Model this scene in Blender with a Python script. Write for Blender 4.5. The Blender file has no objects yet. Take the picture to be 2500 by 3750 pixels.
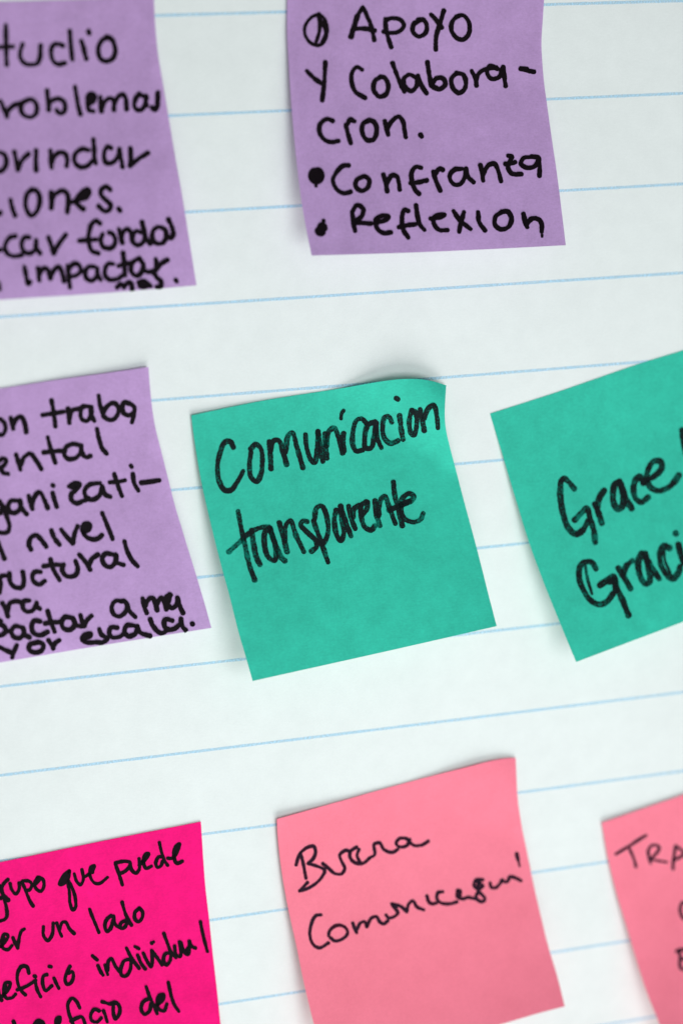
import bpy, math, random
import numpy as np

# ------------------------------------------------------------------ camera, light, exposure
S = 0.001                                     # all layout below is in millimetres on the sheet of paper
sc = bpy.context.scene
COL = sc.collection
W, H = 2500.0, 3750.0
FPX = 8633.77
ROT = (-0.19642794, -0.32990360, -0.02653609)
CAM = np.array([-204.574078, 160.534413, 624.355642])

cam_data = bpy.data.cameras.new("camera")
cam = bpy.data.objects.new("camera", cam_data)
COL.objects.link(cam)
cam.location = CAM * S
cam.rotation_euler = ROT
cam_data.sensor_fit = 'VERTICAL'
cam_data.sensor_height = 36.0
cam_data.sensor_width = 24.0
cam_data.lens = FPX / H * 36.0
cam_data.clip_start = 0.01
cam_data.clip_end = 20.0
cam_data.dof.use_dof = True
cam_data.dof.focus_distance = 0.669
cam_data.dof.aperture_fstop = 4.5
cam_data.dof.aperture_blades = 9
sc.camera = cam

world = bpy.data.worlds.new("World")
sc.world = world
world.use_nodes = True
world.node_tree.nodes["Background"].inputs[0].default_value = (0.86, 0.95, 1.0, 1)
world.node_tree.nodes["Background"].inputs[1].default_value = 0.185


def area(name, loc, target, size, power, color, size_y=None):
    d = bpy.data.lights.new(name, 'AREA')
    d.shape = 'RECTANGLE'
    d.size = size * S
    d.size_y = (size_y or size) * S
    d.energy = power
    d.color = color
    o = bpy.data.objects.new(name, d)
    COL.objects.link(o)
    o.location = np.array(loc) * S
    v = np.array(target, float) - np.array(loc, float)
    import mathutils
    o.rotation_euler = mathutils.Vector(v).to_track_quat('-Z', 'Y').to_euler()
    return o


area("window_light", (170, -1350, 820), (10, -10, 0), 1100, 25.5, (0.97, 1.0, 0.985))
area("added_close_light", (26, -16, 362), (-8, -10, 0), 165, 0.55, (0.91, 1.0, 1.0))  # added lamp close over the sheet, so brightness falls off towards the corners
area("added_soft_panel", (-60, -60, 1000), (0, -10, 0), 650, 2.4, (0.92, 1.0, 1.0))  # added softbox high overhead, unseen, to soften the notes' shadows

vs = sc.view_settings
vs.view_transform = 'Standard'
vs.look = 'None'
vs.exposure = 0.0
vs.gamma = 1.0
vs.use_curve_mapping = False
sc.render.engine = 'CYCLES'
sc.cycles.max_bounces = 8
sc.cycles.transparent_max_bounces = 16
sc.cycles.use_denoising = True

# ------------------------------------------------------------------ photo ray -> point on a surface
_cx, _cy, _cz = [math.cos(a) for a in ROT]
_sx, _sy, _sz = [math.sin(a) for a in ROT]
RM = (np.array([[_cz, -_sz, 0], [_sz, _cz, 0], [0, 0, 1]])
      @ np.array([[_cy, 0, _sy], [0, 1, 0], [-_sy, 0, _cy]])
      @ np.array([[1, 0, 0], [0, _cx, -_sx], [0, _sx, _cx]]))


def lift(px, z):
    """points on the paper sheet (mm) seen at photo pixels px, at height z above it"""
    px = np.asarray(px, float)
    d = np.stack([(px[..., 0] - W / 2) / FPX, -(px[..., 1] - H / 2) / FPX, -np.ones(px.shape[:-1])], -1) @ RM.T
    t = (np.asarray(z) - CAM[2]) / d[..., 2]
    return CAM + t[..., None] * d


# ------------------------------------------------------------------ helpers
def link(name, mesh, mat, parent=None, smooth=True):
    o = bpy.data.objects.new(name, mesh)
    COL.objects.link(o)
    mesh.materials.append(mat)
    if smooth:
        for p in mesh.polygons:
            p.use_smooth = True
    if parent:
        o.parent = parent
        o.matrix_parent_inverse = parent.matrix_world.inverted()
    return o


def nodes(name):
    m = bpy.data.materials.new(name)
    m.use_nodes = True
    nt = m.node_tree
    nt.nodes.clear()
    return m, nt, (lambda t, **k: _n(nt, t, k)), nt.links.new


def _n(nt, t, k):
    n = nt.nodes.new(t)
    for a, v in k.items():
        setattr(n, a, v)
    return n


def ramp(n, lo, hi, c0=(0, 0, 0, 1), c1=(1, 1, 1, 1)):
    n.color_ramp.elements[0].position = lo
    n.color_ramp.elements[1].position = hi
    n.color_ramp.elements[0].color = c0
    n.color_ramp.elements[1].color = c1


def paper_mat(name, col, mottle, translucency, scale=1.0, rough=0.75, bump=0.25, spec=0.25):
    """fibrous paper: cloudy formation, fine grain, a little light coming through"""
    m, nt, N, L = nodes(name)
    out = N('ShaderNodeOutputMaterial')
    tc = N('ShaderNodeTexCoord')
    cloud = N('ShaderNodeTexNoise')
    cloud.inputs['Scale'].default_value = 210 * scale
    cloud.inputs['Detail'].default_value = 6
    cloud.inputs['Roughness'].default_value = 0.62
    L(tc.outputs['Object'], cloud.inputs['Vector'])
    big = N('ShaderNodeTexNoise')
    big.inputs['Scale'].default_value = 38 * scale
    big.inputs['Detail'].default_value = 3
    L(tc.outputs['Object'], big.inputs['Vector'])
    mp = N('ShaderNodeMapping')
    mp.inputs['Scale'].default_value = (700, 2600, 1500)
    mp.inputs['Rotation'].default_value = (0, 0, 0.25)
    L(tc.outputs['Object'], mp.inputs['Vector'])
    fib = N('ShaderNodeTexNoise')
    fib.inputs['Scale'].default_value = 1.0
    fib.inputs['Detail'].default_value = 5
    fib.inputs['Roughness'].default_value = 0.7
    L(mp.outputs[0], fib.inputs['Vector'])
    a = N('ShaderNodeMath', operation='MULTIPLY_ADD')
    L(cloud.outputs['Fac'], a.inputs[0])
    a.inputs[1].default_value = 0.55
    b = N('ShaderNodeMath', operation='MULTIPLY')
    L(big.outputs['Fac'], b.inputs[0])
    b.inputs[1].default_value = 0.45
    L(b.outputs[0], a.inputs[2])
    c = N('ShaderNodeMath', operation='MULTIPLY_ADD')
    L(fib.outputs['Fac'], c.inputs[0])
    c.inputs[1].default_value = 0.5
    L(a.outputs[0], c.inputs[2])
    grain = N('ShaderNodeTexNoise')
    grain.inputs['Scale'].default_value = 1700
    grain.inputs['Detail'].default_value = 3
    grain.inputs['Roughness'].default_value = 0.6
    L(tc.outputs['Object'], grain.inputs['Vector'])
    g2 = N('ShaderNodeMath', operation='MULTIPLY_ADD')
    L(grain.outputs['Fac'], g2.inputs[0])
    g2.inputs[1].default_value = 0.40
    L(c.outputs[0], g2.inputs[2])
    sc_ = N('ShaderNodeMath', operation='MULTIPLY')
    L(g2.outputs[0], sc_.inputs[0])
    sc_.inputs[1].default_value = 0.75
    r = N('ShaderNodeValToRGB')
    lo = tuple(max(0, x * (1 - mottle)) for x in col) + (1,)
    hi = tuple(min(1, x * (1 + mottle * 0.6)) for x in col) + (1,)
    ramp(r, 0.54, 0.90, lo, hi)
    L(sc_.outputs[0], r.inputs[0])
    bsdf = N('ShaderNodeBsdfPrincipled')
    L(r.outputs[0], bsdf.inputs['Base Color'])
    bsdf.inputs['Roughness'].default_value = rough
    bsdf.inputs['Specular IOR Level'].default_value = spec
    bp = N('ShaderNodeBump')
    bp.inputs['Strength'].default_value = bump
    bp.inputs['Distance'].default_value = 0.00012
    L(c.outputs[0], bp.inputs['Height'])
    L(bp.outputs[0], bsdf.inputs['Normal'])
    if translucency > 0:
        tr = N('ShaderNodeBsdfTranslucent')
        L(r.outputs[0], tr.inputs['Color'])
        mx = N('ShaderNodeMixShader')
        mx.inputs[0].default_value = translucency
        L(bsdf.outputs[0], mx.inputs[1])
        L(tr.outputs[0], mx.inputs[2])
        L(mx.outputs[0], out.inputs[0])
    else:
        L(bsdf.outputs[0], out.inputs[0])
    return m


def ink_mat(name, col, tint, solid, dry):
    """marker ink soaked into the paper: `solid` of it covers, the rest stains what is below;
    `dry` breaks it into brush streaks along the stroke (u = length, v = across)"""
    m, nt, N, L = nodes(name)
    out = N('ShaderNodeOutputMaterial')
    uv = N('ShaderNodeUVMap')
    uv.uv_map = "stroke"
    mp = N('ShaderNodeMapping')
    mp.inputs['Scale'].default_value = (0.45, 3.2, 1)
    L(uv.outputs[0], mp.inputs['Vector'])
    st = N('ShaderNodeTexNoise')
    st.inputs['Scale'].default_value = 1.0
    st.inputs['Detail'].default_value = 4
    L(mp.outputs[0], st.inputs['Vector'])
    tc = N('ShaderNodeTexCoord')
    gr = N('ShaderNodeTexNoise')
    gr.inputs['Scale'].default_value = 2300
    gr.inputs['Detail'].default_value = 2
    L(tc.outputs['Object'], gr.inputs['Vector'])
    lo = N('ShaderNodeTexNoise')
    lo.inputs['Scale'].default_value = 260
    lo.inputs['Detail'].default_value = 2
    L(tc.outputs['Object'], lo.inputs['Vector'])
    a = N('ShaderNodeMath', operation='MULTIPLY_ADD')
    L(st.outputs['Fac'], a.inputs[0])
    a.inputs[1].default_value = 0.5
    L(gr.outputs['Fac'], a.inputs[2])
    b = N('ShaderNodeMath', operation='MULTIPLY_ADD')
    L(lo.outputs['Fac'], b.inputs[0])
    b.inputs[1].default_value = 1.0
    L(a.outputs[0], b.inputs[2])
    hf = N('ShaderNodeMath', operation='MULTIPLY')
    L(b.outputs[0], hf.inputs[0])
    hf.inputs[1].default_value = 0.5
    r = N('ShaderNodeValToRGB')
    ramp(r, 0.60, 0.76, (1, 1, 1, 1), (1 - dry, 1 - dry, 1 - dry, 1))
    L(hf.outputs[0], r.inputs[0])
    k = N('ShaderNodeMath', operation='MULTIPLY')
    L(r.outputs[0], k.inputs[0])
    k.inputs[1].default_value = solid
    tr = N('ShaderNodeBsdfTransparent')
    tr.inputs[0].default_value = tint + (1,)
    df = N('ShaderNodeBsdfPrincipled')
    df.inputs['Base Color'].default_value = col + (1,)
    df.inputs['Roughness'].default_value = 0.55
    df.inputs['Specular IOR Level'].default_value = 0.04
    mx = N('ShaderNodeMixShader')
    L(k.outputs[0], mx.inputs[0])
    L(tr.outputs[0], mx.inputs[1])
    L(df.outputs[0], mx.inputs[2])
    L(mx.outputs[0], out.inputs[0])
    return m


def line_mat():
    m, nt, N, L = nodes("printed_blue_line")
    out = N('ShaderNodeOutputMaterial')
    tc = N('ShaderNodeTexCoord')
    g = N('ShaderNodeTexNoise')
    g.inputs['Scale'].default_value = 1500
    g.inputs['Detail'].default_value = 3
    L(tc.outputs['Object'], g.inputs['Vector'])
    r = N('ShaderNodeValToRGB')
    ramp(r, 0.3, 0.7, (0.30, 0.30, 0.30, 1), (0.92, 0.92, 0.92, 1))
    L(g.outputs['Fac'], r.inputs[0])
    tr = N('ShaderNodeBsdfTransparent')
    df = N('ShaderNodeBsdfDiffuse')
    df.inputs[0].default_value = (0.44, 0.68, 0.86, 1)
    mx = N('ShaderNodeMixShader')
    L(r.outputs[0], mx.inputs[0])
    L(tr.outputs[0], mx.inputs[1])
    L(df.outputs[0], mx.inputs[2])
    L(mx.outputs[0], out.inputs[0])
    return m


M_WHITE = paper_mat("white_pad_paper", (0.73, 0.745, 0.737), 0.06, 0.0, 0.8, 0.8, 0.35, 0.2)
M_PURPLE = paper_mat("purple_note_paper", (0.565, 0.345, 0.65), 0.20, 0.2, 0.6, spec=0.15)
M_GREEN = paper_mat("green_note_paper", (0.042, 0.565, 0.415), 0.19, 0.16, 1.0, spec=0.15)
M_HOT = paper_mat("hot_pink_note_paper", (0.94, 0.006, 0.19), 0.22, 0.04, 0.9, spec=0.08)
M_PINK = paper_mat("pink_note_paper", (1.0, 0.222, 0.312), 0.12, 0.08, 0.6, spec=0.12)
I_BLACK = ink_mat("black_marker_ink", (0.007, 0.004, 0.006), (0.08, 0.04, 0.07), 0.98, 0.25)
I_DRY = ink_mat("dry_black_marker_ink", (0.008, 0.012, 0.013), (0.38, 0.58, 0.58), 0.96, 0.95)
I_PEN = ink_mat("black_felt_pen_ink", (0.025, 0.010, 0.022), (0.30, 0.16, 0.25), 0.92, 0.6)
M_LINE = line_mat()

# ------------------------------------------------------------------ the ruled sheet
PX0, PX1, PY0, PY1 = -290, 330, -340, 350


def wave(x, y):
    """the big sheet is not quite flat: shallow swells, never above 0"""
    a = math.sin(x / 23 + 0.6 * math.sin(y / 31) + 1.0) + math.sin((x * 0.35 + y) / 19 + 2.1) + 0.6 * math.sin((x - 0.8 * y) / 12.5)
    return -0.055 + 0.02 * a


def strip(name, a, b, x0, x1, w, z, mat, parent):
    n = 240
    vs_, fs = [], []
    rnd = random.Random(int(b * 10))
    for i in range(n + 1):
        x = x0 + (x1 - x0) * i / n
        y = a * x + b
        ww = w * (1 + rnd.uniform(-.10, .10)) / 2
        vs_ += [(x * S, (y - ww) * S, (z + wave(x, y - ww)) * S), (x * S, (y + ww) * S, (z + wave(x, y + ww)) * S)]
        if i:
            k = 2 * i
            fs.append((k - 2, k, k + 1, k - 1))
    me = bpy.data.meshes.new(name)
    me.from_pydata(vs_, [], fs)
    return link(name, me, mat, parent, False)


def build_sheet():
    nx, ny = 208, 231
    xs = np.linspace(PX0, PX1, nx)
    ys = np.linspace(PY0, PY1, ny)
    v = [(x * S, y * S, wave(x, y) * S) for y in ys for x in xs]
    f = [(j * nx + i, j * nx + i + 1, (j + 1) * nx + i + 1, (j + 1) * nx + i) for j in range(ny - 1) for i in range(nx - 1)]
    # a second skin 0.15 mm below closes it to a sheet with an edge
    n = len(v)
    v += [(x, y, z - 0.00015) for x, y, z in v]
    f += [(a + n, d + n, c + n, b + n) for a, b, c, d in f]
    me = bpy.data.meshes.new("flip_chart_paper")
    me.from_pydata(v, [], f)
    o = link("flip_chart_paper", me, M_WHITE)
    o["label"] = "large white flip chart sheet with pale blue ruled lines behind all the sticky notes"
    o["category"] = "paper"
    ab = [(3.812e-3, 163.546), (5.55e-3, 137.111), (5.606e-3, 111.049), (6.55e-4, 85.595), (2.168e-3, 59.933),
          (2.234e-3, 34.402), (3.519e-3, 8.810), (-4.91e-4, -16.466), (-3.369e-3, -42.181), (-4.993e-3, -67.193),
          (-1.19e-3, -93.407), (-5.255e-3, -119.821), (-3.5e-3, -146.6)]
    ab = [(2.0e-3, 163.546 + 26.2 * k) for k in (5, 4, 3, 2, 1)] + ab + [(-4e-3, -146.6 - 26 * k) for k in (1, 2, 3, 4, 5)]
    for a, b in ab:
        strip("ruled_line", a, b, PX0 + 1, PX1 - 1, 0.80, 0.03, M_LINE, o)
    return o


# ------------------------------------------------------------------ sticky notes
def catmull(P, step):
    """smooth curve through P; a point given twice is a corner"""
    P = np.asarray(P, float)
    if len(P) == 1:
        P = np.array([P[0] - (1.5, 0), P[0] + (1.5, 0)])
    out = []
    Q = np.vstack([2 * P[0] - P[1], P, 2 * P[-1] - P[-2]])
    for i in range(1, len(Q) - 2):
        p0, p1, p2, p3 = Q[i - 1:i + 3]
        L = np.hypot(*(p2 - p1))
        if L < 1e-6:
            continue
        n = max(2, int(L / step))
        t = np.arange(n)[:, None] / n
        d0 = np.hypot(*(p1 - p0)) ** .5 + 1e-6
        d1 = L ** .5
        d2 = np.hypot(*(p3 - p2)) ** .5 + 1e-6
        m1 = ((p1 - p0) / d0 - (p2 - p0) / (d0 + d1) + (p2 - p1) / d1) * d1 if d0 > 1e-3 else (p2 - p1)
        m2 = ((p2 - p1) / d1 - (p3 - p1) / (d1 + d2) + (p3 - p2) / d2) * d1 if d2 > 1e-3 else (p2 - p1)
        out.append((2 * t**3 - 3 * t**2 + 1) * p1 + (t**3 - 2 * t**2 + t) * m1 + (-2 * t**3 + 3 * t**2) * p2 + (t**3 - t**2) * m2)
    out.append(P[-1][None])
    return np.vstack(out)


def edge(a, mid, b, n=121):
    c = catmull([a] + list(mid) + [b], 6)
    s = np.r_[0, np.cumsum(np.hypot(*np.diff(c, axis=0).T))]
    t = np.linspace(0, s[-1], n)
    return np.stack([np.interp(t, s, c[:, 0]), np.interp(t, s, c[:, 1])], -1)


def bern(t):
    t = np.asarray(t)
    return np.stack([(1 - t)**3, 3 * t * (1 - t)**2, 3 * t * t * (1 - t), t**3], -1)


class Note:
    def __init__(self, c, e, h, curl=0.0, ctop=0.0):
        TL, TR, BL, BR = [np.array(x, float) for x in c]
        def dev(k, a, b):                       # outline given, or carried over from the opposite edge
            return edge(a, e[k], b) if k in e else None
        T, B, L, R = dev('top', TL, TR), dev('bottom', BL, BR), dev('left', TL, BL), dev('right', TR, BR)
        t = np.linspace(0, 1, 121)[:, None]
        lin = lambda a, b: a + (b - a) * t
        if L is None and R is None: L = lin(TL, BL)
        if T is None and B is None: T = lin(TL, TR)
        if L is None: L = lin(TL, BL) + R - lin(TR, BR)
        if R is None: R = lin(TR, BR) + L - lin(TL, BL)
        if T is None: T = lin(TL, TR)
        if B is None: B = lin(BL, BR)
        self.T, self.B, self.L, self.R, self.c = T, B, L, R, (TL, TR, BL, BR)
        self.h = np.array(h, float)
        self.curl = curl
        self.ctop = ctop

    def pix(self, u, v):
        u = np.asarray(u, float); v = np.asarray(v, float)
        q = np.linspace(0, 1, 121)
        def ev(C, t):
            r = np.stack([np.interp(t, q, C[:, 0]), np.interp(t, q, C[:, 1])], -1)
            lo = np.minimum(t, 0)[..., None] * (C[1] - C[0]) * 120
            hi = np.maximum(t - 1, 0)[..., None] * (C[-1] - C[-2]) * 120
            return r + lo + hi
        TL, TR, BL, BR = self.c
        U, V = u[..., None], v[..., None]
        return ((1 - V) * ev(self.T, u) + V * ev(self.B, u) + (1 - U) * ev(self.L, v) + U * ev(self.R, v)
                - (1 - U) * (1 - V) * TL - U * (1 - V) * TR - (1 - U) * V * BL - U * V * BR)

    def height(self, u, v):
        z = np.einsum('...i,...j,ij->...', bern(np.clip(v, 0, 1)), bern(np.clip(u, 0, 1)), self.h)
        if self.curl:
            # the loose corner bows up and its tip turns back down
            k = np.clip((u - 0.52) / 0.48 - v / 0.40, 0, 1.05)
            z = z + self.curl * np.sin(np.pi * 0.88 * k**1.5)
        return z

    def uv(self, p):
        TL, TR, BL, BR = self.c
        p = np.asarray(p, float)
        u = np.full(len(p), .5); v = np.full(len(p), .5)
        for _ in range(14):
            f = self.pix(u, v) - p
            e = 1e-3
            a = (self.pix(u + e, v) - self.pix(u - e, v)) / (2 * e)
            b = (self.pix(u, v + e) - self.pix(u, v - e)) / (2 * e)
            det = a[:, 0] * b[:, 1] - a[:, 1] * b[:, 0]
            u = u - (f[:, 0] * b[:, 1] - f[:, 1] * b[:, 0]) / det
            v = v - (a[:, 0] * f[:, 1] - a[:, 1] * f[:, 0]) / det
            u = np.clip(u, -.3, 1.3); v = np.clip(v, -.3, 1.3)
        return u, v

    def place(self, p, dz=0.0):
        u, v = self.uv(p)
        return lift(p, self.height(u, v) + dz), u, v


def build_note(note, mat, label, group):
    n = 72
    u, v = np.meshgrid(np.linspace(0, 1, n + 1), np.linspace(0, 1, n + 1))
    z = note.height(u, v)
    P = lift(note.pix(u, v), z)
    base = P[0, n // 2].copy(); base[2] = 0
    root = bpy.data.objects.new("sticky_note", None)
    root.empty_display_size = 0.01
    COL.objects.link(root)
    root.location = base * S
    root["label"] = label
    root["category"] = "sticky note"
    if group:
        root["group"] = group
    note.base = base
    me = bpy.data.meshes.new("note_sheet")
    verts = ((P - base) * S).reshape(-1, 3).tolist()
    m = n + 1
    f = [(j * m + i, (j + 1) * m + i, (j + 1) * m + i + 1, j * m + i + 1) for j in range(n) for i in range(n)]
    me.from_pydata(verts, [], f)
    o = bpy.data.objects.new("note_sheet", me)
    COL.objects.link(o)
    me.materials.append(mat)
    for p in me.polygons:
        p.use_smooth = True
    o.parent = root
    note.root = root
    note.rank = 0
    return root


def ribbon(note, strokes, mat, name, label=None):
    """one written word: every pen stroke is a band of ink lying on the curved note"""
    V, F, UV = [], [], []
    for pts, w in strokes:
        c = catmull(pts, 3.0)
        keep = np.r_[True, np.hypot(*np.diff(c, axis=0).T) > 0.4]
        c = c[keep]
        if len(c) < 3:
            c = np.array([c[0], (c[0] + c[-1]) / 2, c[-1]])
        rnd = np.random.RandomState(int(abs(c[0].sum())) % 9999)
        t = np.gradient(c, axis=0)
        for _ in range(2):                       # keep the band from folding in tight bends
            t[1:-1] = (t[:-2] + 2 * t[1:-1] + t[2:]) / 4
        t /= np.hypot(t[:, 0], t[:, 1])[:, None] + 1e-9
        nrm = np.stack([-t[:, 1], t[:, 0]], -1)
        s = np.r_[0, np.cumsum(np.hypot(*np.diff(c, axis=0).T))]
        k = np.linspace(0, s[-1] + 1, max(3, int(s[-1] / 28) + 3))
        hw = w / 2 * np.interp(s, k, 1 + rnd.uniform(-.15, .13, len(k)))
        jl = np.interp(s, np.linspace(0, s[-1] + 1, int(s[-1] / 5) + 3), rnd.uniform(-.05, .05, int(s[-1] / 5) + 3)) * w
        jr = np.interp(s, np.linspace(0, s[-1] + 1, int(s[-1] / 5) + 3), rnd.uniform(-.05, .05, int(s[-1] / 5) + 3)) * w
        # round ends
        cap0 = [(c[0] - t[0] * hw[0] * math.sin(a) * .9, hw[0] * math.cos(a), s[0] - hw[0] * math.sin(a)) for a in (1.45, 1.1, .75, .4)]
        cap1 = [(c[-1] + t[-1] * hw[-1] * math.sin(a) * .9, hw[-1] * math.cos(a), s[-1] + hw[-1] * math.sin(a)) for a in (.4, .75, 1.1, 1.45)]
        C = np.vstack([[q[0] for q in cap0], c, [q[0] for q in cap1]])
        Nn = np.vstack([np.repeat(nrm[:1], 4, 0), nrm, np.repeat(nrm[-1:], 4, 0)])
        HL = np.r_[[q[1] for q in cap0], hw + jl, [q[1] for q in cap1]]
        HR = np.r_[[q[1] for q in cap0], hw + jr, [q[1] for q in cap1]]
        SS = np.r_[[q[2] for q in cap0], s, [q[2] for q in cap1]] * 0.08 + rnd.uniform(0, 50)
        note.rank += 1
        dz = 0.05 + 0.0016 * note.rank
        rows = [C + Nn * HL[:, None], C + Nn * (HL - HR)[:, None] / 2, C - Nn * HR[:, None]]
        k0 = len(V)
        m = len(C)
        for r_, vv in zip(rows, (0, .5, 1)):
            P, u, v = note.place(r_, dz)
            P = P - note.base
            # ink stops at the note's edge
            V += (P * S).tolist()
            UV += [(a, vv) for a in SS]
            if r_ is rows[0]: U0, V0 = u, v
            elif r_ is rows[1]: U1, V1 = u, v
        ins = (U1 > -.002) & (U1 < 1.002) & (V1 > -.002) & (V1 < 1.002)
        for r0 in range(2):
            for i in range(m - 1):
                if ins[i] and ins[i + 1]:
                    a = k0 + r0 * m + i
                    F.append((a, a + m, a + m + 1, a + 1))
    if not F:
        return None
    used = sorted({i for f in F for i in f})
    remap = {i: j for j, i in enumerate(used)}
    me = bpy.data.meshes.new(name)
    me.from_pydata([V[i] for i in used], [], [tuple(remap[i] for i in f) for f in F])
    uvl = me.uv_layers.new(name="stroke")
    for lp in me.loops:
        uvl.data[lp.index].uv = UV[used[lp.vertex_index]]
    o = bpy.data.objects.new(name, me)
    COL.objects.link(o)
    me.materials.append(mat)
    o.parent = note.root
    if label:
        o["label"] = label
    return o


def pen(note, mat, ox, oy, scale, width, text):
    """text: lines 'word: x,y x,y; x,y ... @width' in the units of one enlarged view of the photograph
    whose corner is (ox, oy); a leading * makes it a bullet"""
    for ln in text.strip().splitlines():
        ln = ln.strip()
        if not ln:
            continue
        name, rest = ln.split(":", 1)
        strokes = []
        for part in rest.split(";"):
            part = part.strip()
            if not part:
                continue
            w = width
            if "@" in part:
                part, ww = part.split("@")
                w = float(ww)
            pts = [tuple(float(q) for q in p.split(",")) for p in part.split()]
            strokes.append(([(ox + x / scale, oy + y / scale) for x, y in pts], w / scale))
        if name.startswith("*"):
            ribbon(note, strokes, mat, "bullet_dot")
        elif name == "dash":
            ribbon(note, strokes, mat, "hyphen")
        else:
            ribbon(note, strokes, mat, "handwritten_word", "handwritten word reading " + name)


sheet = build_sheet()

# outlines (photo pixels) and heights above the sheet (mm, rows from the glued top to the free bottom)
PU1 = Note([(-492, 18), (563.5, -9), (-340, 1124), (720, 1045)],
           dict(right=[(564.3, 0), (568, 76.5), (578.6, 194), (596.4, 301), (619.4, 439), (642.3, 576.5), (665.3, 704), (690.8, 862)],
                top=[(0, 6), (245, 0)], bottom=[(0, 1098), (400, 1072)]),
           [[.07, .07, .07, .2], [.07, .2, .6, 1.0], [2, 3, 4.5, 6], [8, 8.5, 9, 10]])
PU2 = Note([(1055, -76), (1994, -98), (1140.8, 936), (2070, 898)],
           dict(left=[(1052, 0), (1051.5, 127.5), (1055.6, 204), (1064.8, 357), (1076, 490), (1091, 638), (1106.6, 755), (1124.5, 857)],
                right=[(1990.3, 0), (1985, 85), (1981, 149), (1982.6, 204), (1989.5, 293), (1999.7, 370), (2018, 502), (2035, 616.5), (2052, 748)],
                bottom=[(1500, 925), (1850, 909.4)]),
           [[.6, .2, .07, .3], [1.6, .4, .07, .07], [4.5, 3, 3, 4], [13, 11, 11, 12]])
PU3 = Note([(-460, 1491), (544, 1344), (-220, 2463), (774.5, 2299.5)],
           dict(right=[(552, 1443), (567, 1555), (592, 1657), (620, 1769), (642, 1855), (664, 1928), (692, 2020), (723, 2121), (750, 2212)],
                top=[(0, 1423.5), (204, 1392), (408, 1364)], bottom=[(0, 2426.5), (357, 2366), (612, 2325)]),
           [[.07, .07, .3, 1.2], [2, 2, 1, .3], [4, 4, 3.5, 3], [3, 3.5, 5, 8]])
G1 = Note([(700.5, 1521), (1633, 1411), (925, 2494), (1817.5, 2293)],
          dict(left=[(713, 1619), (735, 1752), (758, 1859), (781, 1956), (808, 2063), (840, 2180.6), (873, 2313), (898.5, 2400)],
               top=[(956, 1468.6), (1262, 1420), (1377, 1399.7), (1461, 1389), (1530, 1388), (1583.6, 1396)],
               right=[(1628.7, 1477.7), (1627.7, 1524.5), (1632.4, 1576), (1646.4, 1636.8), (1672, 1735), (1702.6, 1852), (1730.6, 1954.8), (1761, 2071.7), (1791.4, 2193)],
               bottom=[(1450, 2377)]),
          [[.9, .07, .07, .3], [2.2, .9, .7, .6], [8.5, 7, 7, 7.5], [17, 16, 16, 18]], curl=3.9)
G2 = Note([(1793, 1515), (2640, 1239), (2108, 2424.5), (2855, 2140)],
          dict(left=[(1836, 1656.5), (1862, 1745), (1893.5, 1850), (1936.5, 1988.7), (1989, 2132), (2046.5, 2275.7)],
               top=[(2037, 1436.5), (2343, 1331), (2500, 1282.5)], bottom=[(2300, 2352), (2500, 2277)]),
          [[.07, .07, .07, .07], [1.5, 1.4, 1, .5], [7, 6, 5, 3.5], [16, 15, 13, 10]])
HP = Note([(-235, 3206), (736, 3009), (-116, 4110), (832, 3900)],
          dict(right=[(743, 3120), (752, 3243), (766, 3365), (780, 3498), (797, 3646), (808, 3750)],
               top=[(0, 3158), (357, 3083.7)]),
          [[.4, .4, .2, .3], [.5, .4, .3, .3], [1, .8, .8, .8], [2, 2, 2.2, 2.5]])
P1 = Note([(1014, 2999.5), (1887, 2776), (1195, 3926), (2066.6, 3685.5)],
          dict(left=[(1016.3, 3054), (1030, 3181.6), (1054.6, 3324.5), (1083.7, 3457), (1114, 3605), (1149, 3750)],
               top=[(1243, 2935), (1463, 2873), (1683, 2816), (1815, 2783), (1859, 2776.5)],
               right=[(1889.7, 2841), (1894.4, 2927), (1910, 3032.6), (1929, 3123.5), (1951, 3233.5), (1979.6, 3358), (2008, 3472.7), (2037, 3568)],
               bottom=[(1836, 3750), (1965, 3712)]),
          [[1.5, .4, .07, .2], [1.2, .8, .8, .3], [5, 4, 4, 4], [14, 13, 14, 16]], curl=1.2)
P2 = Note([(2202, 3013.5), (2991, 2740), (2455, 3870), (3150, 3520)],
          dict(left=[(2223.5, 3138), (2257, 3276.6), (2295, 3401), (2328.8, 3515.7), (2367, 3635), (2412.5, 3750)],
               top=[(2348, 2963), (2500, 2910.7)]),
          [[.9, .6, .3, .2], [1.2, .8, .4, .2], [4, 3, 2, 1.5], [17, 15, 13, 11]])

LILAC = "purple sticky notes"
GREEN = "green sticky notes"
PINK = "light pink sticky notes"
build_note(PU1, M_PURPLE, "purple sticky note at the upper left whose last lines read fondos and Impactar mas", LILAC)
build_note(PU2, M_PURPLE, "purple sticky note with a bulleted list reading Apoyo, Confianza and Reflexion", LILAC)
build_note(PU3, M_PURPLE, "purple sticky note directly left of the green Comunicacion note, ending in escala", LILAC)
build_note(G1, M_GREEN, "green sticky note in the middle reading Comunicacion transparente with its upper right corner curled", GREEN)
build_note(G2, M_GREEN, "tilted green sticky note cut by the right edge, reading Grace and Graci", GREEN)
build_note(HP, M_HOT, "hot magenta pink sticky note lying flat in the lower left corner, full of writing", None)
build_note(P1, M_PINK, "light pink sticky note reading Buena Comunicacion with its free lower edge lifted", PINK)
build_note(P2, M_PINK, "light pink sticky note cut by the lower right edge, its writing starting TRA", PINK)

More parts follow.
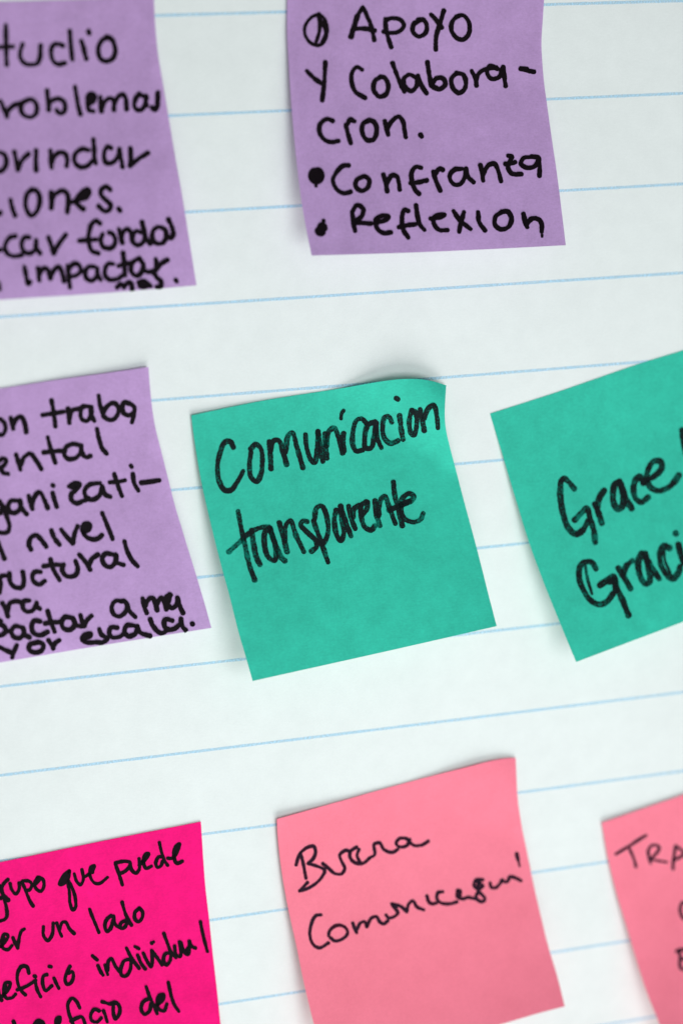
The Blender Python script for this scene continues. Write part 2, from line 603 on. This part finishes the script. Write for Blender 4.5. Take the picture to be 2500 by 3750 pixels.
# ------------------------------------------------------------------ handwriting
A = 1.96
pen(PU1, I_BLACK, 0, 0, A, 37, """
tudio: 45,180 45,250 47,340 48,400 52,468; -40,332 0,338 40,338 95,335; 165,315 148,370 150,420 180,455 225,465 270,455 290,410 292,360 295,325; 455,330 430,318 395,318 372,350 370,395 385,440 420,462 470,452; 503,222 508,300 515,370 522,430; 585,292 600,340 612,390 622,425; 636,222 642,240 @38; 770,270 735,290 712,330 708,380 725,425 765,440 805,425 828,380 825,330 805,285 770,265 750,280
roblemas: 5,725 30,780 52,838; 52,838 52,808 66,788 100,758 150,742 222,714 255,735 268,780 255,825 220,842 175,828 152,790 158,755; 340,650 345,710 352,790; 352,790 360,740 390,715 430,710 462,735 470,775 455,810 425,812 408,790; 540,622 553,700 565,770 580,822; 650,745 680,715 680,685 655,672 632,690 630,740 640,790 675,800; 655,690 657,735 @46; 722,695 725,750 730,800; 730,790 755,730 790,705 815,720 820,790; 820,750 850,695 885,680 905,715 910,785; 1000,675 975,710 965,760 985,790 1020,785 1045,740 1050,690; 1000,672 1030,690 1050,690 1048,735 1055,760; 1135,665 1132,720 1130,760 1115,790 1092,772
""")
pen(PU1, I_BLACK, 0, 500, A, 37, """
rindar: -60,-60 -50,40 -45,140; 0,115 35,130 48,170 40,220 5,250 -30,240; 105,110 120,180 132,240; 132,240 150,190 175,155 208,125; 262,100 260,180 262,245; 365,100 368,170 372,225; 372,190 395,140 430,115 465,120 485,160 480,215; 640,100 600,90 555,110 535,150 545,195 585,222 630,210 665,175; 672,20 678,90 680,160 690,195; 800,85 775,72 755,100 748,150 765,190 805,190 845,150 860,90; 855,90 868,150 882,220; 938,85 940,150 935,212; 935,212 990,165 1065,118
ciones.: -30,480 -40,530 0,555 6,545; 78,455 90,510 112,570; 232,380 200,410 185,470 195,530 225,570 265,540 288,470 280,410 245,382 225,390; 370,400 372,460 370,515; 372,490 385,430 420,400 460,390 488,420 492,480 485,545; 490,470 530,470 572,450; 545,458 590,400 635,378 645,398 620,440 545,460 575,505 602,522; 575,435 610,405 630,390 @46; 795,385 765,362 730,380 728,420 765,460 795,490 785,530 750,535 710,500; 852,518 865,535 @36
car: -20,815 5,815 @36; 115,715 75,725 45,765 40,810 65,850 120,860 160,850; 215,725 180,725 158,770 170,820 215,840 255,810 262,745; 262,745 265,800 290,840; 350,725 370,780 388,840; 388,840 420,780 475,705
fondos: 720,625 690,605 655,640 640,700 640,760 660,820 710,840; 570,750 630,745 690,740; 740,700 725,740 740,790 780,805 815,790 830,745 810,700 785,690; 855,665 868,715 880,765; 875,740 885,690 915,665 940,690 950,755; 1015,690 980,680 955,720 965,770 1000,780 1035,750 1040,700; 1020,615 1035,670 1050,730 1080,770; 1130,650 1100,680 1098,740 1130,770 1170,765 1195,720 1185,670 1150,650; 1210,595 1235,650 1245,700 1230,725 1195,722
Impactar: 178,935 190,1000 205,1060 220,1042; 275,945 280,990 285,1035; 285,990 310,950 340,950 355,985 365,1020; 365,1010 390,960 425,935 450,990 462,1040; 490,930 495,1000 505,1085; 495,950 530,915 570,925 580,970 545,1000 505,1005; 580,970 620,962; 680,935 640,935 615,970 620,1015 660,1035 695,1005 700,945; 700,945 705,1000 725,1030; 815,915 780,915 755,955 760,1005 795,1030 850,1020 880,1000; 885,835 892,900 900,1000; 850,930 900,915 960,905; 985,880 950,910 945,970 975,1000 1015,980 1030,920 1000,875; 1030,915 1035,960 1060,970; 1120,880 1125,930 1105,985; 1060,975 1110,965 1150,920 1205,885
mas.: 840,1085 870,1060 892,1085; 895,1075 925,1045 945,1060 950,1095; 995,1050 1030,1040 1060,1055 1085,1075; 1000,1075 1040,1080 1065,1070; 1110,985 1130,1015 1155,1040 1155,1075 1125,1080; 1262,1030 1270,1042 @32
y: -6,1050 2,1100 @30
""")
B = 1.4255
pen(PU2, I_BLACK, 1000, 0, B, 26, """
*: 240,72 195,95 165,145 172,195 205,230 245,235 275,200 283,150 270,100 240,72 @19; 236,82 244,140 236,185 224,222 @22; 240,90 262,130 274,175 252,225 @20; 262,110 276,150 270,190 @16
Apoyo: 440,85 424,132 406,192 @33; 440,80 468,38 468,38 495,95 515,150 527,210; 430,150 480,150 530,160; 585,98 588,150 600,200 616,248; 585,105 625,95 665,105 682,135 655,165 610,172 575,165; 770,105 735,125 728,165 755,190 790,178 802,140 785,105 755,105; 822,75 850,105 880,145; 890,55 868,130 850,190 848,260; 970,80 935,110 930,160 960,200 995,205 1022,170 1020,115 990,80 955,88
Y: 175,370 215,410 250,435; 272,325 268,420 256,525
Colabora: 465,365 435,350 412,380 410,430 430,480 480,512; 565,400 530,425 525,470 555,505 590,490 600,445 580,405 558,402; 622,330 645,390 665,440 685,480; 750,410 710,390 680,415 690,455 720,475 745,455 755,400; 755,395 770,440 800,488; 805,325 812,380 825,450; 825,450 850,410 885,410 898,440 870,465 835,455; 960,380 930,410 935,455 965,485 995,470 1005,430 990,390 955,382; 1035,370 1055,410 1060,448; 1058,420 1075,380 1120,358 1165,352; 1170,360 1130,345 1115,380 1135,410 1175,405 1200,350; 1200,350 1205,400 1212,450
dash: 1288,360 1320,368 1360,375 @24; 1290,355 1325,362 @24
cion.: 312,632 280,622 245,650 242,690 265,727 300,742 342,736; 380,652 388,690 405,748; 386,650 402,625 425,634; 500,630 470,645 465,692 490,732 525,727 540,682 530,642 500,627 485,637; 582,632 592,672 600,705; 596,672 620,632 655,610 678,637 685,682 692,718; 768,704 775,714 @26
""")
pen(PU2, I_BLACK, 1000, 450, B, 25.5, """
*: 225,276 @92; 222,305 224,330 @20
Confianza: 395,222 365,225 330,260 312,300 330,345 370,368 405,360; 470,280 435,300 432,335 465,355 495,335 500,295 475,278; 575,270 588,315 595,358; 590,320 620,275 645,280 655,310 660,350; 772,235 745,230 722,260 725,310 740,350 762,372; 715,315 760,310 802,300; 835,255 848,300 872,355; 845,265 868,240 885,246; 985,240 945,245 920,280 940,320 975,320 1000,280 1005,240; 1005,240 1015,280 1045,310; 1080,220 1090,265 1095,303; 1093,270 1125,220 1155,215 1175,255 1188,305; 1225,172 1245,175 1232,205 1225,235 1245,265 1295,268; 1210,215 1250,210 1262,205; 1345,178 1305,185 1292,215 1325,235 1365,225 1385,185 1345,176; 1385,185 1390,230 1388,278
*: 246,566 257,544 @56; 256,540 264,510 @24
Reflexion: 413,462 418,515 428,566; 411,468 438,430 470,450 460,490 425,518 470,523 510,526; 545,520 590,505 600,490 565,485 535,510 545,555 575,575 615,572; 705,460 685,455 672,500 680,560 705,600; 655,545 700,535 742,530; 745,430 752,480 765,530 790,560; 820,500 870,495 895,480 870,478 835,495 845,540 870,560 910,560; 940,460 975,510 1030,555; 995,465 980,520 970,570; 1068,465 1075,520 1105,562; 1195,465 1160,490 1158,535 1185,555 1225,545 1243,505 1225,465 1190,464; 1305,475 1315,520 1325,545; 1320,530 1350,500 1385,505 1400,530 1400,570; 1402,585 1402,595 @14
""")
pen(PU3, I_BLACK, 0, 1300, A, 36, """
un: -40,460 -35,520 -10,570 20,572 42,540 35,490 5,458; 80,450 90,490 98,530; 95,510 120,460 155,445 180,490 190,555
traba: 372,325 385,400 400,515; 305,432 380,420 460,408; 490,385 495,440 500,490; 500,460 520,400 575,385; 640,370 600,370 580,410 590,460 625,475 655,430 655,375; 655,380 660,440 680,475; 710,290 720,360 745,440; 740,420 770,370 815,345 850,375 845,430 810,465 770,460 745,440; 930,350 895,340 880,370 890,420 925,435; 930,345 965,375 960,440 948,485; 925,436 955,420
ental: 0,762 20,742 45,755 35,790 10,810 25,845 62,855; 118,715 135,770 150,825; 148,800 180,730 220,710 260,755 300,820; 345,590 362,660 385,730 400,775; 315,700 390,692 470,688; 580,650 520,640 475,665 462,710 490,745 545,740 580,700 585,650; 585,650 590,700 620,735 652,725; 697,530 715,610 735,670 768,710
ganizati: 0,1050 15,1090 5,1140; 120,1045 80,1050 60,1090 80,1130 120,1130 150,1095 145,1045; 150,1050 160,1100 195,1145; 208,1010 222,1060 235,1105; 232,1080 255,1010 285,985 320,1040 345,1100; 380,990 392,1040 410,1090; 378,935 385,940 @34; 495,945 530,925 570,930 545,970 515,1000 515,1040 550,1065 605,1045 640,1030; 515,948 560,945 550,960 @36; 720,920 650,930 610,970 620,1020 665,1040 715,1010 735,950; 735,940 755,1000 795,1020; 822,855 845,930 878,1015; 790,915 850,910 900,900; 955,855 965,920 995,975; 940,795 948,805 @32
dash: 1015,918 1080,910 1145,900 @36
""")
pen(PU3, I_BLACK, 0, 1850, A, 36, """
g: 20,0 50,80 70,150 60,190 20,200 -20,190
a: -20,250 5,310 35,385
nivel: 225,320 210,280 225,235 260,215 295,245 335,300; 370,180 395,240 430,285; 440,175 475,220 525,275; 525,275 540,200 560,150; 600,195 640,175 645,140 620,130 595,160 610,215 655,245 705,240 735,215; 620,150 625,175 @40; 735,55 765,130 790,190 810,245
ructural: -12,520 5,560 0,630; 0,520 25,506 60,510; 70,490 75,550 110,590 160,590 175,540 165,480; 295,480 255,480 235,510 245,550 285,570 325,545; 365,390 385,460 430,540; 315,440 370,430 440,430; 460,425 450,470 480,510 540,505 560,460 545,400; 570,355 610,400 650,465; 640,440 660,390 705,355; 810,355 760,350 735,385 755,430 795,445 830,410 835,360; 830,355 840,410 890,430; 895,260 915,330 945,390 990,440
ra: 20,705 40,740 60,800; 55,770 75,705 120,690 160,700; 215,685 175,690 165,730 195,765 240,755 265,705; 265,700 270,730 290,745
pactar: -20,815 10,835; 0,855 30,870 45,900 20,930 -20,938; 45,905 85,905; 150,875 110,870 85,905 100,945 145,955 175,915 165,880; 170,885 180,930 215,950; 290,835 250,830 230,870 245,920 290,935 345,910; 345,760 365,830 395,910; 325,850 390,842 445,838; 520,810 470,805 445,840 460,885 505,895 540,855 525,810; 530,820 545,860 585,870; 580,790 590,830 605,870; 605,870 625,830 660,795
a: 880,690 830,690 805,730 815,780 855,800 895,775 915,720 895,690 870,690; 915,715 930,760 975,805
ma: 1025,670 1035,720 1055,775; 1045,720 1065,680 1095,665 1115,700 1130,755; 1125,710 1160,665 1180,690 1195,750; 1230,645 1200,655 1205,710 1235,740 1265,720 1280,670; 1220,640 1215,690; 1275,665 1290,720 1315,775
yor: 0,1020 40,1040 85,1060; 125,1005 100,1060 90,1095; 265,990 220,1000 210,1035 250,1058 300,1045 315,1005 280,985 250,990; 350,970 370,1000 385,1030; 380,1020 400,990 430,970
escala.: 600,960 650,940 655,925 610,930 590,960 620,985 690,985; 715,890 730,930 775,960 740,985 690,985; 845,880 800,880 785,915 810,950 860,945 890,925; 965,865 915,865 895,905 920,940 970,925 990,880; 985,870 1010,915 1080,940; 1080,820 1100,870 1160,920 1210,890; 1240,830 1190,820 1180,860 1205,895 1255,885 1300,850; 1300,815 1305,860 1335,900; 1380,850 1385,856 @36
""")
Gs = 1.3067
pen(G1, I_DRY, 650, 1350, Gs, 25.5, """
Comunicacion: 268,378 255,352 230,350 205,400 192,470 200,540 225,580 255,582 285,545 315,490; 352,400 345,460 352,520 378,540 398,510 406,440 400,385 375,362 350,385; 440,350 445,420 448,480; 446,400 460,345 485,345 505,400 522,460; 518,400 530,320 548,305 570,370 600,475; 612,315 618,380 640,440 655,450 668,400 672,300; 672,300 685,380 695,445; 705,310 708,370 715,430; 712,370 725,300 750,285 770,330 790,405; 795,310 790,350 798,395; 795,200 785,215 782,240 @18; 905,265 880,240 855,250 838,310 838,365 855,395 885,390; 945,255 910,270 895,330 900,380 925,380 940,330 950,260; 950,260 955,330 975,380; 1025,258 1010,230 990,235 980,285 990,335 1020,358 1055,345; 1062,225 1068,280 1078,340; 1045,142 1055,148; 1120,200 1108,250 1115,305 1130,318 1142,280 1140,215 1122,200; 1160,195 1170,245 1180,298; 1178,240 1200,190 1225,175 1238,215 1245,285
""")
pen(G1, I_DRY, 650, 1750, Gs, 25.5, """
transparente: 290,160 305,240 325,330 345,420 370,490; 245,355 290,315 350,260 400,238 440,235; 355,250 365,320 378,380 395,415; 445,240 420,260 418,330 435,380 465,395 470,340 445,250; 445,245 470,320 495,380 515,398; 487,215 505,280 525,355; 515,300 518,230 540,205 565,270 605,355; 622,210 600,205 590,225 625,265 660,300 665,330 640,352; 650,205 670,260 695,330 720,405; 655,200 665,145 690,135 715,190 720,260 700,310 685,315; 760,155 750,200 760,270 780,300 795,270 785,190 778,140; 780,135 800,200 830,280; 818,135 830,190 850,245; 840,190 845,150 868,130; 905,115 880,130 880,190 895,235 925,250 945,230; 885,178 905,150 910,115; 945,110 950,170 968,230; 962,180 970,110 990,88 1015,150 1042,220; 1032,20 1040,90 1055,150 1075,230; 1010,155 1060,135 1110,110; 1065,130 1110,115 1130,90 1110,75 1075,100 1070,160 1085,195 1125,212 1160,200 1175,170
""")
pen(G2, I_DRY, 1750, 1850, 2.0907, 48, """
Grace: 735,-124 695,-174 655,-205 634,-180 627,-110 635,0 655,90 690,175 745,222 800,190 840,120; 735,115 790,60 830,20 855,100 885,200 895,285; 890,-10 920,60 945,140; 912,20 928,-60 965,-115; 1075,-180 1045,-160 1030,-80 1040,-5 1070,30 1100,10 1110,-60 1080,-175; 1080,-185 1110,-100 1140,-30 1175,28; 1262,-165 1235,-220 1200,-185 1187,-120 1205,-50 1245,-22 1300,-60; 1262,-170 1290,-190; 1290,-194 1350,-224 1405,-290 1390,-337 1340,-332 1300,-274 1290,-194 1320,-134 1380,-109 1450,-134 1505,-184 1535,-230; 1560,-575 1568,-480 1590,-380
Graci: 900,490 870,440 810,438 775,480 775,570 810,660 860,730 930,760 985,738 1030,680; 930,615 985,575 1035,545 1055,620 1100,720 1150,845; 818,460 835,560 870,680 @24; 1000,590 1040,580 1050,660 @50; 1070,480 1120,560 1165,640; 1110,530 1130,470 1180,425; 1250,365 1225,430 1235,530 1275,600 1310,590 1310,520 1280,400; 1275,370 1320,470 1385,565; 1465,330 1420,315 1392,360 1395,450 1440,530 1490,560 1530,520 1545,470; 1422,350 1430,430 1470,520 @22; 1530,300 1550,380 1570,440; 1508,215 1515,220 @46
""")
pen(HP, I_BLACK, 0, 2950, A, 27, """
grupo: 60,530 30,560 5,610; 5,580 25,640 62,680 @34; 5,665 30,655 @30; 35,680 50,740 52,790 40,815 0,830; 75,560 85,600 115,635 140,600 140,555; 160,545 190,620 215,680 240,722; 165,540 215,545 230,570 215,605 195,610; 230,578 260,560 290,530; 270,515 250,560 265,600 295,615 318,580 310,530 275,515
que: 500,470 460,500 435,550 430,565 460,560 490,520 500,475; 450,545 480,500 @30; 485,540 500,620 505,700 525,750 545,730 540,650 515,580 495,540; 535,490 550,540 580,570 600,530 590,460; 600,520 665,470 680,430 655,440 650,510 680,555 715,560 775,515 @24; 660,450 665,480 @30
puede: 830,420 855,490 880,570; 830,412 900,400 935,410 930,440 895,475 860,490; 935,410 945,460 975,485 1000,460 1000,380; 1000,430 1050,380 1070,345 1045,350 1030,400 1050,450 1090,435; 1170,370 1140,370 1120,410 1130,445 1155,435 1170,400; 1145,265 1160,330 1185,400 1205,430; 1205,378 1240,378 1280,320 1290,275 1260,300 1250,370 1270,415 1310,400; 1272,310 1280,290 @28
""")
pen(HP, I_BLACK, 0, 3350, A, 27, """
ver: 5,230 40,195 60,150 35,140 15,190 25,240 60,250 90,220; 30,165 35,200 @28; 95,165 115,210 130,240; 130,235 140,170 155,120 178,102
un: 315,85 315,150 345,185 375,150 385,60; 410,60 425,110 445,155; 430,105 450,55 475,55 500,100 535,135
lado: 645,-40 660,0 680,50 712,128; 800,5 765,40 755,90 770,120 795,100 820,20; 815,10 830,70 870,95; 905,40 870,60 865,95 890,95 915,60; 878,-90 905,0 945,75; 1000,-45 970,-15 970,30 995,50 1020,25 1025,-20 1000,-48
beneficio: -10,540 0,590 15,615; 10,592 60,540 75,490 45,490 30,560 50,600 90,595 115,570; 45,510 50,545 @26; 210,420 195,375 160,370 130,420 130,490 150,540 185,575; 125,540 190,515 260,470; 255,480 270,540 295,590; 248,440 258,445 @30; 340,430 315,440 310,500 330,545 375,510; 390,455 405,490 425,530; 355,372 370,374 @30; 505,370 480,420 470,470 485,500 510,490 530,440 520,410 495,420
individual: 705,365 720,400 742,435; 665,295 700,325; 755,360 765,400 775,430; 775,400 780,335 800,315 830,370 860,410; 940,320 895,330 870,390 875,435 905,440 935,400 945,330; 910,240 945,310 1000,385; 990,290 1015,350 1045,390; 970,228 1000,245; 1030,275 1055,330 1085,375 1095,330 1090,255; 1095,260 1130,310 1165,360; 1090,205 1105,195; 1225,275 1190,280 1175,330 1195,360 1220,335 1230,290; 1178,135 1205,210 1230,270 1265,310; 1255,225 1265,285 1295,300 1300,250 1290,195; 1300,200 1320,260 1350,285 1360,240 1358,190; 1360,190 1380,230 1405,240; 1330,265 1358,235 @30; 1440,50 1455,130 1475,210 1490,265
por: 100,765 110,800 @30
beneficio: 245,800 270,760 300,765 325,800; 270,775 300,785 @30; 400,800 425,780 435,735 412,745 405,790 430,810; 420,750 425,775 @26; 575,670 550,620 520,600 490,640 495,700 520,770 540,820; 510,765 560,740 590,735 620,800; 715,690 680,680 655,715 660,760 700,770 730,740; 745,690 760,730 772,770; 735,625 790,640 830,638; 815,640 815,690 830,750 855,720 862,670 835,630 800,632
del: 1065,605 1030,625 1015,680 1040,715 1075,690 1085,640; 1050,515 1080,600 1110,660 1130,710; 1130,650 1170,610 1175,575 1145,580 1130,630 1145,680 1180,690 1200,640; 1150,590 1155,625 @28; 1210,485 1225,560 1250,640 1285,695
""")
Ps = 1.3635
pen(P1, I_PEN, 950, 2700, Ps, 18, """
Buena: 205,575 220,640 232,705; 183,638 200,585 240,550 270,545 280,575 265,610 240,630 240,630 290,645 325,665 310,700 275,735 240,755 200,768; 200,768 240,725; 315,630 345,655 375,680 410,682 425,655 410,620 400,588 430,565 450,570; 485,548 455,570 452,600 480,628 520,628 548,605; 497,560 487,590 500,622; 545,605 575,585 572,535 600,528 620,560 660,575 690,560; 735,505 700,505 682,530 700,548 735,540 750,510; 735,508 770,540 810,538 842,519
Comunicacion: 308,887 280,892 258,937 252,992 270,1037 300,1052 345,1027; 345,992 350,967 385,940 425,947 440,977 415,1007 375,1017 355,1002; 465,927 475,957 485,977; 483,967 505,927 525,922 535,947; 535,947 560,902 585,897 600,922 620,932 640,917; 630,887 645,902 670,897 690,877 670,847 660,832 690,842; 690,837 715,852 735,872; 735,870 745,832 765,817 785,847 820,862; 835,792 845,822 860,832 885,827; 915,772 890,777 885,807 905,827 950,832 985,822; 990,762 985,797 1010,807 1045,797; 985,767 1002,766 1000,792; 1115,712 1080,712 1070,742 1095,757 1115,742 1085,722; 1045,800 1075,807; 1095,762 1080,802 1110,822 1125,807 1100,777; 1095,720 1090,745 @22; 1150,727 1157,750 1177,752 1195,737 1212,712; 1205,717 1235,722 1250,697 1275,702 1305,717; 1283,582 1290,615 @20; 1288,605 1298,645 @10
""")
pen(P2, I_PEN, 2100, 2850, 3.92, 46, """
TRA: 600,1090 700,1030 800,970 920,890 1035,820; 800,1020 840,1110 870,1190 890,1270; 1100,1220 1075,1130 1065,1040 1110,970 1190,965 1225,1000 1180,1080 1110,1150; 1110,1165 1200,1185 1330,1205 @36; 1460,970 1440,1080 1425,1190 1420,1300; 1460,975 1530,1020 1570,1070; 1425,1175 1490,1150 1570,1105
""")
pen(P2, I_PEN, 2100, 3300, 3.92, 50, """
c: 1600,15 1550,30 1525,100 1540,200 1590,265
E: 1620,700 1530,700 1470,720; 1510,730 1525,830 1515,900 1540,970 1600,990; 1520,840 1600,825
""")
